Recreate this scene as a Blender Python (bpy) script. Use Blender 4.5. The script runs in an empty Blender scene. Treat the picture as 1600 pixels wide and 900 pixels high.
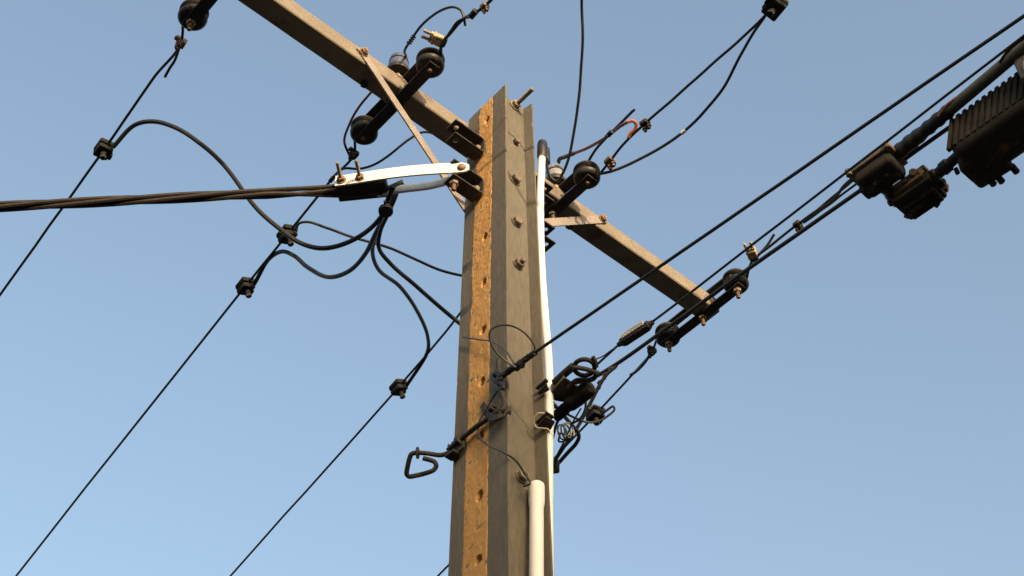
import bpy, bmesh, math, random
from mathutils import Vector, Matrix, noise
random.seed(7)
V = Vector
sc = bpy.context.scene
COL = sc.collection

# ------------------------------------------------------------------ camera
# world axes: X runs along the crossarm, Y across the street side of the pole, Z up; origin at the foot of the pole
FPX, ELEV, ROLL, YAW = 2320.2, .8523, -.0073, .8488
ZT = 6.84                                     # top of the pole
CAM = V((-2.0708, -2.4088, 2.2024))
_fh = V((math.cos(YAW), math.sin(YAW), 0)); _r = V((math.sin(YAW), -math.cos(YAW), 0)); _z = V((0, 0, 1))
CF = _fh * math.cos(ELEV) + _z * math.sin(ELEV); _u = -_fh * math.sin(ELEV) + _z * math.cos(ELEV)
CR = math.cos(ROLL) * _r + math.sin(ROLL) * _u; CU = -math.sin(ROLL) * _r + math.cos(ROLL) * _u
cd = bpy.data.cameras.new('camera'); cam = bpy.data.objects.new('camera', cd); COL.objects.link(cam)
cd.sensor_width = 36; cd.lens = FPX / 1600 * 36; cd.clip_start = .05; cd.clip_end = 5000
cam.matrix_world = Matrix(((CR.x, CU.x, -CF.x, CAM.x), (CR.y, CU.y, -CF.y, CAM.y), (CR.z, CU.z, -CF.z, CAM.z), (0, 0, 0, 1)))
sc.camera = cam

# ------------------------------------------------------------------ sky, sun, exposure
SUN_EL, SUN_SIDE = math.radians(13), math.radians(16)      # low evening sun behind the photographer
sun_dir = V((-math.sin(SUN_SIDE) * math.cos(SUN_EL), -math.cos(SUN_SIDE) * math.cos(SUN_EL), math.sin(SUN_EL)))
w = bpy.data.worlds.new('World'); sc.world = w; w.use_nodes = True
nt = w.node_tree; nt.nodes.clear()
sky = nt.nodes.new('ShaderNodeTexSky'); sky.sky_type = 'NISHITA'; sky.sun_disc = False
sky.sun_elevation = SUN_EL; sky.sun_rotation = math.atan2(sun_dir.x, sun_dir.y)
sky.altitude = 0; sky.air_density = 1.3; sky.dust_density = 8.5; sky.ozone_density = 1.1
bg = nt.nodes.new('ShaderNodeBackground'); bg.inputs['Strength'].default_value = .15
wo = nt.nodes.new('ShaderNodeOutputWorld')
nt.links.new(sky.outputs[0], bg.inputs[0]); nt.links.new(bg.outputs[0], wo.inputs[0])
sl = bpy.data.lights.new('sun', 'SUN'); sl.energy = 2.0; sl.angle = math.radians(.5); sl.color = (1, .80, .56)
so = bpy.data.objects.new('sun', sl); COL.objects.link(so); so.location = sun_dir * 30
so.rotation_euler = sun_dir.to_track_quat('Z', 'Y').to_euler()
sc.view_settings.view_transform = 'Standard'; sc.view_settings.look = 'None'; sc.view_settings.gamma = 1
sc.view_settings.exposure = 1.47; sc.view_settings.use_curve_mapping = False

# ------------------------------------------------------------------ helpers
def at(px, py, x=None, y=None, z=None, d=None):
    """the point of the place seen at this spot of the 1600 x 900 photograph, on a known plane or at a known depth"""
    ray = CF + CR * ((px - 800) / FPX) + CU * ((450 - py) / FPX)
    if x is not None: t = (x - CAM.x) / ray.x
    elif y is not None: t = (y - CAM.y) / ray.y
    elif z is not None: t = (z - CAM.z) / ray.z
    else: t = d
    return CAM + ray * t
def dep(P): return (P - CAM).dot(CF)
def run(pxs, P0=None, P1=None, d0=None, d1=None, bulge=0):
    """points along a hanging cable whose distance changes evenly from one known end to the other"""
    d0 = dep(P0) if P0 is not None else d0; d1 = dep(P1) if P1 is not None else d1
    L = [0]
    for a, b in zip(pxs, pxs[1:]): L.append(L[-1] + math.hypot(b[0] - a[0], b[1] - a[1]))
    out = []
    for p, l in zip(pxs, L):
        s = l / L[-1]; out.append(at(*p, d=d0 + (d1 - d0) * s + bulge * math.sin(math.pi * s)))
    if P0 is not None: out[0] = P0.copy()
    if P1 is not None: out[-1] = P1.copy()
    return out
def spline(pts, sub=8):
    out = []; n = len(pts)
    for i in range(n - 1):
        p0 = pts[i - 1] if i else pts[0] * 2 - pts[1]; p1 = pts[i]; p2 = pts[i + 1]
        p3 = pts[i + 2] if i + 2 < n else pts[-1] * 2 - pts[-2]
        k0 = 0; a = max((p1 - p0).length, 1e-6) ** .5; b = max((p2 - p1).length, 1e-6) ** .5; c = max((p3 - p2).length, 1e-6) ** .5
        t1, t2, t3 = a, a + b, a + b + c
        for j in range(sub):
            t = t1 + (t2 - t1) * j / sub
            A1 = p0 * ((t1 - t) / a) + p1 * (t / a); A2 = p1 * ((t2 - t) / b) + p2 * ((t - t1) / b); A3 = p2 * ((t3 - t) / c) + p3 * ((t - t2) / c)
            B1 = A1 * ((t2 - t) / t2) + A2 * (t / t2); B2 = A2 * ((t3 - t) / (t3 - t1)) + A3 * ((t - t1) / (t3 - t1))
            out.append(B1 * ((t2 - t) / (t2 - t1)) + B2 * ((t - t1) / (t2 - t1)))
    out.append(pts[-1].copy())
    return out

class MB:
    def __init__(s): s.bm = bmesh.new()
    def box(s, c, ex, ey, ez, bev=0, seg=1):
        c, ex, ey, ez = V(c), V(ex), V(ey), V(ez)
        vs = [s.bm.verts.new(c + ex * i + ey * j + ez * k) for i in (-1, 1) for j in (-1, 1) for k in (-1, 1)]
        fs = [s.bm.faces.new([vs[q] for q in f]) for f in ((0, 1, 3, 2), (4, 6, 7, 5), (0, 4, 5, 1), (2, 3, 7, 6), (0, 2, 6, 4), (1, 5, 7, 3))]
        if ex.cross(ey).dot(ez) < 0: bmesh.ops.reverse_faces(s.bm, faces=fs)
        if bev: bmesh.ops.bevel(s.bm, geom=list({e for f in fs for e in f.edges}), offset=bev, segments=seg, affect='EDGES', profile=.5)
        return s
    def bx(s, c, sx, sy, sz, bev=0, seg=1): return s.box(c, (sx / 2, 0, 0), (0, sy / 2, 0), (0, 0, sz / 2), bev, seg)
    def tube(s, pts, r, n=8, cap=True):
        m = len(pts); R = r if hasattr(r, '__len__') else [r] * m
        T = [(pts[min(i + 1, m - 1)] - pts[max(i - 1, 0)]).normalized() for i in range(m)]
        u = T[0].orthogonal().normalized(); rings = []
        for i in range(m):
            u = (u - T[i] * u.dot(T[i])); u = u.normalized() if u.length > 1e-6 else T[i].orthogonal().normalized()
            v = T[i].cross(u)
            rings.append([s.bm.verts.new(pts[i] + (u * math.cos(2 * math.pi * k / n) + v * math.sin(2 * math.pi * k / n)) * R[i]) for k in range(n)])
        for a, b in zip(rings, rings[1:]):
            for k in range(n): s.bm.faces.new((a[k], a[(k + 1) % n], b[(k + 1) % n], b[k]))
        if cap:
            s.bm.faces.new(rings[0][::-1]); s.bm.faces.new(rings[-1])
        return s
    def lathe(s, o, ax, prof, n=20, ref=None):
        o, ax = V(o), V(ax).normalized(); u = (V(ref) - ax * V(ref).dot(ax)).normalized() if ref is not None else ax.orthogonal().normalized(); v = ax.cross(u)
        rings = [[s.bm.verts.new(o + ax * h + (u * math.cos(2 * math.pi * k / n) + v * math.sin(2 * math.pi * k / n)) * r) for k in range(n)] for r, h in prof]
        for a, b in zip(rings, rings[1:]):
            for k in range(n): s.bm.faces.new((a[k], a[(k + 1) % n], b[(k + 1) % n], b[k]))
        s.bm.faces.new(rings[0][::-1]); s.bm.faces.new(rings[-1])
        return s
    def cyl(s, a, b, r, n=12, bev=0):
        a, b = V(a), V(b); L = (b - a).length
        if bev: return s.lathe(a, b - a, [(r - bev, 0), (r, bev), (r, L - bev), (r - bev, L)], n)
        return s.lathe(a, b - a, [(r, 0), (r, L)], n)
    def hexn(s, c, ax, r, h, ref=None):
        return s.lathe(c, ax, [(r * .9, 0), (r, h * .12), (r, h * .88), (r * .9, h)], 6, ref)
    def thread(s, a, b, r):
        a, b = V(a), V(b); L = (b - a).length; k = max(3, int(L / .0035)); pr = []
        for i in range(k): pr += [(r, L * i / k), (r * .84, L * (i + .5) / k)]
        pr.append((r * .75, L)); return s.lathe(a, b - a, pr, 10)
    def strip(s, pts, wdir, width, th):
        m = len(pts); rings = []; wd = V(wdir).normalized()
        for i in range(m):
            t = (pts[min(i + 1, m - 1)] - pts[max(i - 1, 0)]).normalized(); q = (wd - t * wd.dot(t)).normalized(); nn = t.cross(q)
            rings.append([s.bm.verts.new(pts[i] + q * (a * width / 2) + nn * (b * th / 2)) for a, b in ((-1, -1), (1, -1), (1, 1), (-1, 1))])
        for a, b in zip(rings, rings[1:]):
            for k in range(4): s.bm.faces.new((a[k], a[(k + 1) % 4], b[(k + 1) % 4], b[k]))
        s.bm.faces.new(rings[0][::-1]); s.bm.faces.new(rings[-1]); return s
    def holed(s, c, ex, ey, ez, r, n=16):
        """plate (half extents ex, ey, ez) with a round hole through ez"""
        c, ex, ey, ez = V(c), V(ex), V(ey), V(ez); a, b = ex.length, ey.length; ux, uy = ex / a, ey / b; L = []
        for sgn in (-1, 1):
            o, i = [], []
            for k in range(n):
                t = 2 * math.pi * k / n; cx, sy = math.cos(t), math.sin(t); m = max(abs(cx), abs(sy))
                o.append(s.bm.verts.new(c + ez * sgn + ex * (cx / m) + ey * (sy / m))); i.append(s.bm.verts.new(c + ez * sgn + ux * (cx * r) + uy * (sy * r)))
            L.append((o, i))
        (o0, i0), (o1, i1) = L
        for k in range(n):
            q = (k + 1) % n
            for f in ((o0[k], i0[k], i0[q], o0[q]), (o1[k], o1[q], i1[q], i1[k]), (o0[k], o0[q], o1[q], o1[k]), (i0[k], i1[k], i1[q], i0[q])): s.bm.faces.new(f)
        return s
    def prism(s, poly, ext):
        ext = V(ext); a = [s.bm.verts.new(V(p)) for p in poly]; b = [s.bm.verts.new(V(p) + ext) for p in poly]; n = len(a)
        for k in range(n): s.bm.faces.new((a[k], a[(k + 1) % n], b[(k + 1) % n], b[k]))
        s.bm.faces.new(a[::-1]); s.bm.faces.new(b); return s
    def rough(s, amp, sc_=60, seed=0):
        for v in s.bm.verts: v.co += noise.noise_vector(v.co * sc_ + V((seed, 3, 1))) * amp
        return s
    def mesh(s, name, off=(0, 0, 0), ang=38):
        bm = s.bm; bmesh.ops.recalc_face_normals(bm, faces=bm.faces[:])
        bmesh.ops.translate(bm, verts=bm.verts[:], vec=-V(off)); bm.normal_update(); lim = math.radians(ang)
        for f in bm.faces: f.smooth = True
        for e in bm.edges: e.smooth = len(e.link_faces) == 2 and e.calc_face_angle(0) < lim
        me = bpy.data.meshes.new(name); bm.to_mesh(me); bm.free(); return me
def put(name, me, mat, parent=None, loc=None):
    o = bpy.data.objects.new(name, me); COL.objects.link(o)
    if not me.materials: me.materials.append(M[mat])
    if parent is not None: o.parent = parent
    if loc is not None: o.location = loc
    return o
def tag(o, label, cat, group=None):
    o['label'] = label; o['category'] = cat
    if group: o['group'] = group
    return o
def thing(name, label, cat, loc, rot=None, group=None):
    o = bpy.data.objects.new(name, None); COL.objects.link(o); o.empty_display_size = .05
    o.matrix_world = Matrix.Translation(V(loc)) @ (rot.to_4x4() if rot is not None else Matrix())
    return tag(o, label, cat, group)
def part(name, mb, mat, root):            # a part whose shape was laid out in world coordinates under an unrotated root
    r = root
    while r.parent: r = r.parent
    return put(name, mb.mesh(name, r.matrix_world.translation), mat, root)
CACHE = {}
def lpart(key, name, make, mat, root):    # a part laid out in the root's own frame; copies share the mesh
    if key not in CACHE:
        mb_ = make()
        if 'flip' in root:
            for v in mb_.bm.verts: v.co.y = -v.co.y
        CACHE[key] = mb_.mesh(name)
    return put(name, CACHE[key], mat, root)
def wobble(pts, amp, seed):
    return [p + noise.noise_vector(p * 9 + V((seed, 0, 0))) * (amp if 0 < i < len(pts) - 1 else 0) for i, p in enumerate(pts)]
def wire(name, pts, r, mat, label, cat, group=None, n=8, sub=8, wob=.0022):
    pts = wobble(spline(pts, sub), wob, len(label))
    o = put(name, MB().tube(pts, r, n).mesh(name, pts[0]), mat, None, pts[0]); return tag(o, label, cat, group)
def frame(t, up=(0, 0, 1)):
    t = V(t).normalized(); n = V(up).cross(t).normalized(); u = t.cross(n)
    return Matrix((t, n, u)).transposed()

# ------------------------------------------------------------------ materials
M = {}
def mat(name, c1, c2=None, scale=20, rough=.6, metal=0, bump=0, bscale=None, c3=None, s3=6, t3=.6, stretch=(1, 1, 1), spec=.5, rvar=.12, fine=0):
    m = bpy.data.materials.new(name); m.use_nodes = True; N = m.node_tree.nodes; Lk = m.node_tree.links.new; b = N['Principled BSDF']; M[name] = m
    tc = N.new('ShaderNodeTexCoord'); mp = N.new('ShaderNodeMapping'); mp.inputs['Scale'].default_value = stretch; Lk(tc.outputs['Object'], mp.inputs[0])
    def nz(sca, det=6, ro=.6):
        q = N.new('ShaderNodeTexNoise'); q.inputs['Scale'].default_value = sca; q.inputs['Detail'].default_value = det; q.inputs['Roughness'].default_value = ro; Lk(mp.outputs[0], q.inputs['Vector']); return q
    def ramp(src, a, bb):
        q = N.new('ShaderNodeMapRange'); q.inputs['From Min'].default_value = a; q.inputs['From Max'].default_value = bb; Lk(src, q.inputs['Value']); return q.outputs[0]
    def mix(fac, a, bb):
        q = N.new('ShaderNodeMix'); q.data_type = 'RGBA'; Lk(fac, q.inputs['Factor'])
        for i, v in (('A', a), ('B', bb)):
            s_ = [k for k in q.inputs if k.name == i and k.type == 'RGBA'][0]
            if isinstance(v, tuple): s_.default_value = (*v, 1)
            else: Lk(v, s_)
        return [k for k in q.outputs if k.type == 'RGBA'][0]
    c2 = c2 or tuple(x * .7 for x in c1); n1 = nz(scale)
    col = mix(ramp(n1.outputs['Fac'], .35, .65), c1, c2)
    if fine: col = mix(ramp(nz(scale * 12, 3).outputs['Fac'], .35, .7), col, tuple(x * (1 - fine) for x in c1))
    if c3: col = mix(ramp(nz(s3, 8, .65).outputs['Fac'], t3, t3 + .12), col, c3)
    Lk(col, b.inputs['Base Color'])
    rr = N.new('ShaderNodeMapRange'); rr.inputs['To Min'].default_value = max(.05, rough - rvar); rr.inputs['To Max'].default_value = min(1, rough + rvar); Lk(n1.outputs['Fac'], rr.inputs['Value']); Lk(rr.outputs[0], b.inputs['Roughness'])
    b.inputs['Metallic'].default_value = metal; b.inputs['Specular IOR Level'].default_value = spec
    if bump:
        bp = N.new('ShaderNodeBump'); bp.inputs['Strength'].default_value = bump; bp.inputs['Distance'].default_value = .004
        Lk(nz(bscale or scale * 4, 8, .65).outputs['Fac'], bp.inputs['Height']); Lk(bp.outputs[0], b.inputs['Normal'])
    return m
mat('concrete', (.172, .150, .118), (.130, .116, .094), 8, .9, bump=.5, bscale=160, c3=(.095, .088, .074), s3=5, t3=.56, stretch=(1, 1, .22), spec=.15, fine=.3)
mat('rough_concrete', (.58, .325, .125), (.49, .25, .082), 6, .95, bump=.9, bscale=110, c3=(.36, .20, .085), s3=26, t3=.68, spec=.1, fine=.15, stretch=(1, 1, .5))
mat('galvanised', (.255, .208, .155), (.18, .145, .105), 16, .75, .0, spec=.3, bump=.25, bscale=120, c3=(.125, .085, .05), s3=9, t3=.57, fine=.2)
mat('brace_steel', (.32, .27, .23), (.25, .19, .14), 18, .7, .1, bump=.25, bscale=140, c3=(.25, .14, .07), s3=20, t3=.6, fine=.3)
mat('dark_iron', (.05, .045, .038), (.032, .028, .024), 25, .75, .0, spec=.25, bump=.3, bscale=150, c3=(.075, .045, .024), s3=18, t3=.63)
mat('edge_iron', (.20, .16, .12), (.13, .10, .075), 25, .6, .2, bump=.3, bscale=150, c3=(.22, .11, .05), s3=18, t3=.55)
mat('rusty_bolt', (.30, .19, .11), (.17, .10, .055), 60, .7, .25, bump=.3, bscale=300)
mat('bolt_steel', (.30, .235, .165), (.18, .13, .085), 70, .65, .2, bump=.2, bscale=300)
mat('strap_steel', (.80, .77, .72), (.70, .66, .60), 14, .45, .1, bump=.12, bscale=90, c3=(.45, .33, .22), s3=25, t3=.70)
mat('cast_grey', (.78, .78, .75), (.62, .62, .60), 26, .5, .2, bump=.25, bscale=120)
mat('black_rubber', (.013, .012, .011), (.022, .020, .018), 8, .5, spec=.4)
mat('weathered_cable', (.016, .0145, .013), (.03, .026, .022), 7, .5, spec=.45, c3=(.055, .045, .035), s3=5, t3=.58)
mat('aged_bundle', (.042, .030, .022), (.022, .017, .014), 12, .6, spec=.3)
mat('matte_black', (.014, .0135, .012), (.022, .021, .019), 20, .85, spec=.15, bump=.2, bscale=120)
mat('thin_wire', (.03, .028, .026), (.05, .045, .04), 30, .5)
mat('porcelain', (.022, .019, .017), (.045, .036, .028), 30, .5, bump=.12, rvar=.2, spec=.35)
mat('blue_polymer', (.095, .11, .18), (.06, .07, .12), 25, .5, bump=.1)
mat('grey_polymer', (.27, .26, .255), (.20, .19, .185), 25, .5, bump=.1)
mat('white_plastic', (.82, .815, .80), (.74, .73, .71), 10, .5, c3=(.58, .51, .41), s3=7, t3=.60, bump=.08, stretch=(1, 1, .3))
mat('brass_cast', (.46, .36, .23), (.32, .24, .14), 50, .65, .1, bump=.3, bscale=200)
mat('orange_sheath', (.44, .115, .05), (.32, .08, .038), 20, .5)
mat('red_sheath', (.26, .07, .045), (.17, .05, .035), 20, .5)
mat('brown_cable', (.085, .045, .027), (.05, .03, .02), 25, .85, spec=.08)
mat('beige_wire', (.52, .45, .31), (.40, .34, .22), 40, .5)
mat('cast_housing', (.050, .044, .034), (.028, .025, .020), 22, .85, .0, spec=.15, bump=.4, bscale=120, c3=(.16, .10, .05), s3=12, t3=.6)
mat('rusty_housing', (.24, .13, .06), (.11, .07, .04), 22, .65, .2, bump=.4, bscale=120)
mat('pale_cover', (.17, .15, .11), (.12, .105, .08), 22, .6, .1, bump=.3)
mat('grey_conduit', (.10, .10, .082), (.07, .07, .058), 16, .7, bump=.15, spec=.25)
mat('tag_white', (.80, .78, .70), (.7, .68, .6), 20, .5)
mat('splice_panel', (.45, .42, .36), (.35, .33, .28), 40, .55)
mat('ground', (.042, .040, .037), (.03, .028, .026), .6, .95, bump=.4, bscale=40, spec=.2)
mat('sun_blocker_green', (.05, .065, .03), (.035, .045, .022), .02, .95, spec=.1)  # for the unseen ridge added to block the sun

# ------------------------------------------------------------------ setting
g = MB(); g.prism([(-1500, -1500, -1), (1500, -1500, -1), (1500, 1500, -1), (-1500, 1500, -1)], (0, 0, 1))
o = put('ground', g.mesh('ground'), 'ground'); o['kind'] = 'structure'
# added sun blocker, out of view, shaped as a ridge: it shades the foot of the pole and leaves the top in the light
HD = 210; hz = HD * math.tan(SUN_EL) + 5.85
hd = V((sun_dir.x, sun_dir.y, 0)).normalized(); hs = V((-hd.y, hd.x, 0)); bm = bmesh.new(); rows = []
for j in range(9):
    q = j / 8; row = []
    for i in range(81):
        s_ = (i - 40) * 12; env = max(0, 1 - (abs(s_) / 480) ** 3)
        h = (hz + 1.5 * noise.noise(V((s_ * .012, 0, 5))) * min(1, abs(s_) / 60)) * env * (1 - abs(2 * q - 1)) ** 1.6
        row.append(bm.verts.new(hd * (HD + (q - .5) * 190) + hs * s_ + V((0, 0, h - .3))))
    rows.append(row)
for a, b in zip(rows, rows[1:]):
    for i in range(80): bm.faces.new((a[i], a[i + 1], b[i + 1], b[i]))
h_ = MB(); h_.bm = bm
o = put('sun_blocker', h_.mesh('sun_blocker'), 'sun_blocker_green'); o['kind'] = 'structure'

# ------------------------------------------------------------------ concrete pole
W1, W2, T1, T2 = .21186, .13658, .0089, .0047          # depth (Y) and width (X) at the top, half-width growth per metre
def hx(z): return W2 / 2 + T2 * (ZT - z)
def hy(z): return W1 / 2 + T1 * (ZT - z)
REC = .040
pole = thing('concrete_pole', 'tall grey concrete utility pole with channelled front face and rough orange side strip', 'utility pole', (0, 0, 0))
pb = MB(); zs = [ZT - .012 * i for i in range(200)] + [ZT - 2.4 - .25 * i for i in range(1, 18)] + [-.3]; rings = []
for z in zs:
    a, b = hx(z), hy(z); wd = 2 * a; sec = [(-a, -b + .002), (-a + .002, -b), (-a + .05 * wd, -b), (-a + .10 * wd, -b + REC), (a - .10 * wd, -b + REC), (a - .05 * wd, -b), (a - .002, -b), (a, -b + .002)]
    sec = sec + [(a, -.024), (a - .05, -.024), (a - .05, .030), (a, .030)]; sec = sec + [(-x, -y) for x, y in sec[:8]] + [(-a, .030), (-a + .05, .030), (-a + .05, -.024), (-a, -.024)]; ring = []
    for k, (x, y) in enumerate(sec):
        nv = noise.noise(V((k * 3.7, z * 23, 1.5))); n2 = noise.noise(V((k * 3.7 + 50, z * 6, 9)))
        sharp = k % 12 in (1, 2, 5, 6, 0, 7); am = .00025 if k % 12 in (0, 1, 6, 7) else .0007
        chip = max(0, nv - .45) * .010 if k % 12 in (2, 5, 6, 7) else 0
        f = 1 - chip / max(a, b) ; dz = -.004 * max(0, n2) if z == ZT else 0
        ring.append(pb.bm.verts.new((x * f + am * n2, y * f + am * nv, z + dz)))
    rings.append(ring)
n = len(rings[0])
for a, b in zip(rings, rings[1:]):
    for k in range(n): pb.bm.faces.new((a[k], b[k], b[(k + 1) % n], a[(k + 1) % n]))
pb.bm.faces.new(rings[0]); pb.bm.faces.new(rings[-1][::-1])
part('body', pb, 'concrete', pole)
# rough cast strips with the row of through holes, on both flange faces
HOLES = [6.72, 6.037, 5.805, 5.578, 5.351, 5.128, 4.905, 4.682, 4.46]
def strip_mesh(sg):
    s_ = MB(); nv, dz = 22, .0055; nz_ = int(2.9 / dz); rows = []
    for i in range(nz_ + 1):
        z = ZT - .002 - i * dz; b = hy(z); row = []
        y0 = -b + .325 * 2 * b + .002 * noise.noise(V((3, z * 9, sg))) + .0015 * noise.noise(V((8, z * 70, sg)))
        fr = .685 + .085 * min(1, (ZT - z) / .5); y1 = -b + fr * 2 * b + .008 * noise.noise(V((1, z * 7, sg))) + .004 * noise.noise(V((2, z * 60, sg)))
        for j in range(nv + 1):
            q = j / nv; y = y0 + (y1 - y0) * q; p = V((y, z, sg))
            out = .0009 + .0014 * noise.noise(p * 40) + .0012 * noise.noise(p * 130) - .010 * max(0, noise.noise(p * 75 + V((4, 4, 4))) - .42) - .008 * max(0, noise.noise(V((y * 55, z * 95, sg + 7))) - .46)
            if j in (0, nv): out = -.002
            elif j in (1, nv - 1): out *= .8
            for hzv in HOLES:
                d = math.hypot(y + .004, (z - hzv) * .8) / (.0112 + .002 * noise.noise(V((hzv * 5, y * 30, 0))))
                if d < 1.25: out -= .045 * (1 if d < .9 else max(0, (1.25 - d) / .35) ** 2)
            row.append(s_.bm.verts.new((sg * (hx(z) + out), y, z)))
        rows.append(row)
    for a, b in zip(rows, rows[1:]):
        for j in range(nv): s_.bm.faces.new((a[j], a[j + 1], b[j + 1], b[j]))
    return s_
for sg in (-1, 1): part('rough_strip', strip_mesh(sg), 'rough_concrete', pole)
# bolt ends down the channel
for i, (px, py) in enumerate([(805, 165), (806, 222), (805, 281), (807, 347), (809.5, 413), (815, 745)]):
    z = at(px, py, y=-W1 / 2 + REC).z; fy = -hy(z) + REC; c = at(px, py, y=fy - .004); c.y = fy; A = V((0, -1, 0))
    ref = V((math.cos(i), 0, math.sin(i)))
    b = MB(); L = (.104, .012, .018, .014, .034, .02)[i]
    (b.thread if i in (0, 4) else b.cyl)(c + A * .002, c + A * L, .009 if i == 0 else .0095)
    bo = part('bolt', b, 'bolt_steel' if i == 0 else 'edge_iron', pole)
    part('nut', MB().hexn(c + A * (.005 if i != 1 else .002), A, .0185 if i != 1 else .013, .015, ref), 'bolt_steel' if i == 0 else 'edge_iron', bo)
    if i != 1: part('washer', MB().cyl(c - A * .001, c + A * .005, .024 if i in (0, 2) else .021, 18), 'bolt_steel' if i == 0 else 'edge_iron', bo)

# ------------------------------------------------------------------ crossarm and braces
AW, AH, ZA = .0866, .0761, 6.8173; YB = W1 / 2 + .0012; XL, XR = -1.22, 1.285; YC = YB + AW / 2; ZM = ZA - AH / 2
arm = thing('crossarm', 'long weathered steel crossarm behind the top of the pole', 'crossarm', (0, YC, ZM))
am = MB(); th = .006; secs = []
k_ = 60
for i in range(k_ + 1):
    x = XL + (XR - XL) * i / k_; j = lambda q: .0007 * noise.noise(V((x * 7, q * 5, 2)))
    bv = .004; y0, y1, z0, z1 = YB, YB + AW, ZA - AH, ZA
    outer = [(y0 + bv, z0), (y0, z0 + bv), (y0, z1 - bv), (y0 + bv, z1), (y1 - bv, z1), (y1, z1 - bv), (y1, z0 + bv), (y1 - bv, z0)]
    inner = [(y0 + th, z0 + th), (y0 + th, z0 + th + .002), (y0 + th, z1 - th - .002), (y0 + th, z1 - th), (y1 - th, z1 - th), (y1 - th, z1 - th - .002), (y1 - th, z0 + th + .002), (y1 - th, z0 + th)]
    secs.append(([am.bm.verts.new((x, y + j(q), z + j(q + 9))) for q, (y, z) in enumerate(outer)], [am.bm.verts.new((x, y, z)) for y, z in inner] if i in (0, k_) else None))
for a, b in zip(secs, secs[1:]):
    for k in range(8): am.bm.faces.new((a[0][k], b[0][k], b[0][(k + 1) % 8], a[0][(k + 1) % 8]))
ia, ib = secs[0][1], secs[-1][1]
for k in range(8):
    q = (k + 1) % 8; am.bm.faces.new((ia[k], ia[q], ib[q], ib[k])); am.bm.faces.new((secs[0][0][k], secs[0][0][q], ia[q], ia[k])); am.bm.faces.new((secs[-1][0][q], secs[-1][0][k], ib[k], ib[q]))
part('beam', am, 'galvanised', arm)
for x in (-.50, .505):                                  # bolt ends under the beam
    b = MB(); b.cyl((x, YB + AW - .018, ZA - AH + .001), (x, YB + AW - .018, ZA - AH - .022), .008); bo = part('bolt', b, 'dark_iron', arm)
    part('nut', MB().hexn((x, YB + AW - .018, ZA - AH - .0005), (0, 0, -1), .016, .012), 'dark_iron', bo)
def brace(px, label):
    top = at(*px, y=YB - .004); top.y = YB - .0045; foot = V((-.012 if px[0] < 800 else -.006, YB - .0045 if px[0] < 800 else YB + .004, 6.262))
    foot.y = hy(6.27) + (.0045 if px[0] < 800 else .011); d = (foot - top).normalized()
    r = thing('brace', label, 'brace', foot, group='crossarm braces')
    a = top - d * .022; pts = [a.lerp(foot + d * .02, q / 12) for q in range(13)]
    part('bar', MB().strip(wobble(pts, .0012, px[0]), V((0, 1, 0)).cross(d), .036, .0055), 'brace_steel', r)
    A = V((0, -1, 0)); b = MB(); b.cyl(top, top + A * .022, .0085); bo = part('bolt', b, 'rusty_bolt', r)
    part('nut', MB().hexn(top + A * .006, A, .0155, .012, (1, 0, .3)), 'rusty_bolt', bo); part('washer', MB().cyl(top + A * .0025, top + A * .006, .019, 16), 'rusty_bolt', bo)
brace((567, 83), 'steel flat-bar brace slanting steeply from the left half of the crossarm to the pole')
brace((940, 343), 'steel flat-bar brace from the right half of the crossarm to the pole')

# ------------------------------------------------------------------ insulator racks on the crossarm
SY = .196                                              # half distance between the two spools of a rack
def spool():
    m = MB(); R = .0515; h = AH / 2 - .002
    pr = [(.022, -h), (.040, -h), (.046, -h + .004), (R, -h + .012), (R + .001, -h + .019), (.046, -h + .026), (.036, -.006), (.0345, 0), (.036, .006), (.046, h - .026), (R + .001, h - .019), (R, h - .012), (.046, h - .004), (.040, h), (.022, h)]
    return m.lathe((0, 0, 0), (0, 0, 1), pr, 32)
def rack(x, y, label, nuts=(1, 1, 1)):
    r = thing('insulator_rack', label, 'insulator', (x, y, ZM), group='two-spool insulator racks on the crossarm')
    for s in (1, -1):
        z = s * (AH / 2 + .0055)
        def mk(z=z, s=s):
            m = MB(); m.strip([V((0, q, z + s * .0012 * math.cos(q * 8))) for q in [-SY - .028 + (2 * SY + .056) * i / 16 for i in range(17)]], (1, 0, 0), .044, .0065); return m
        lpart(('strap', s), 'strap', mk, 'dark_iron', r)
    for i, yy in enumerate((-SY, 0, SY)):
        if yy: put('spool_insulator', CACHE.setdefault('spool', None) or CACHE.__setitem__('spool', spool().mesh('spool_insulator')) or CACHE['spool'], 'porcelain', r, (0, yy, 0))
        L = .062 if nuts[i] else .02
        bo = lpart(('bolt', yy, L), 'bolt', lambda: MB().thread((0, yy, AH / 2 + .024), (0, yy, -AH / 2 - L), .009), 'rusty_bolt', r)
        lpart(('head', yy), 'head', lambda: MB().hexn((0, yy, AH / 2 + .009), (0, 0, 1), .0155, .012), 'bolt_steel', bo)
        if nuts[i]: lpart(('nut', yy), 'nut', lambda: MB().hexn((0, yy, -AH / 2 - .0095), (0, 0, -1), .0165, .016), 'bolt_steel', bo)
        lpart(('washer', yy), 'washer', lambda: MB().bx((0, yy, -AH / 2 - .0093), .034, .034, .003, .0006), 'dark_iron', bo)
    return r
RX = (-1.115, -.36, .412, 1.243); RY = .168
rack(RX[0], RY, 'insulator rack at upper left, cut by the top of the picture', (1, 1, 1))
rack(RX[1], RY, 'insulator rack crossing the left half of the crossarm beside the brace', (0, 0, 0))
rack(RX[2], RY, 'insulator rack on the crossarm just right of the pole', (0, 1, 1))
rack(RX[3], RY, 'insulator rack at the right end of the crossarm with rusty bolt ends', (1, 1, 1))
SP = {}
for k, x in enumerate(RX): SP[k, -1] = V((x, RY - SY, ZM)); SP[k, 1] = V((x, RY + SY, ZM))

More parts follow.
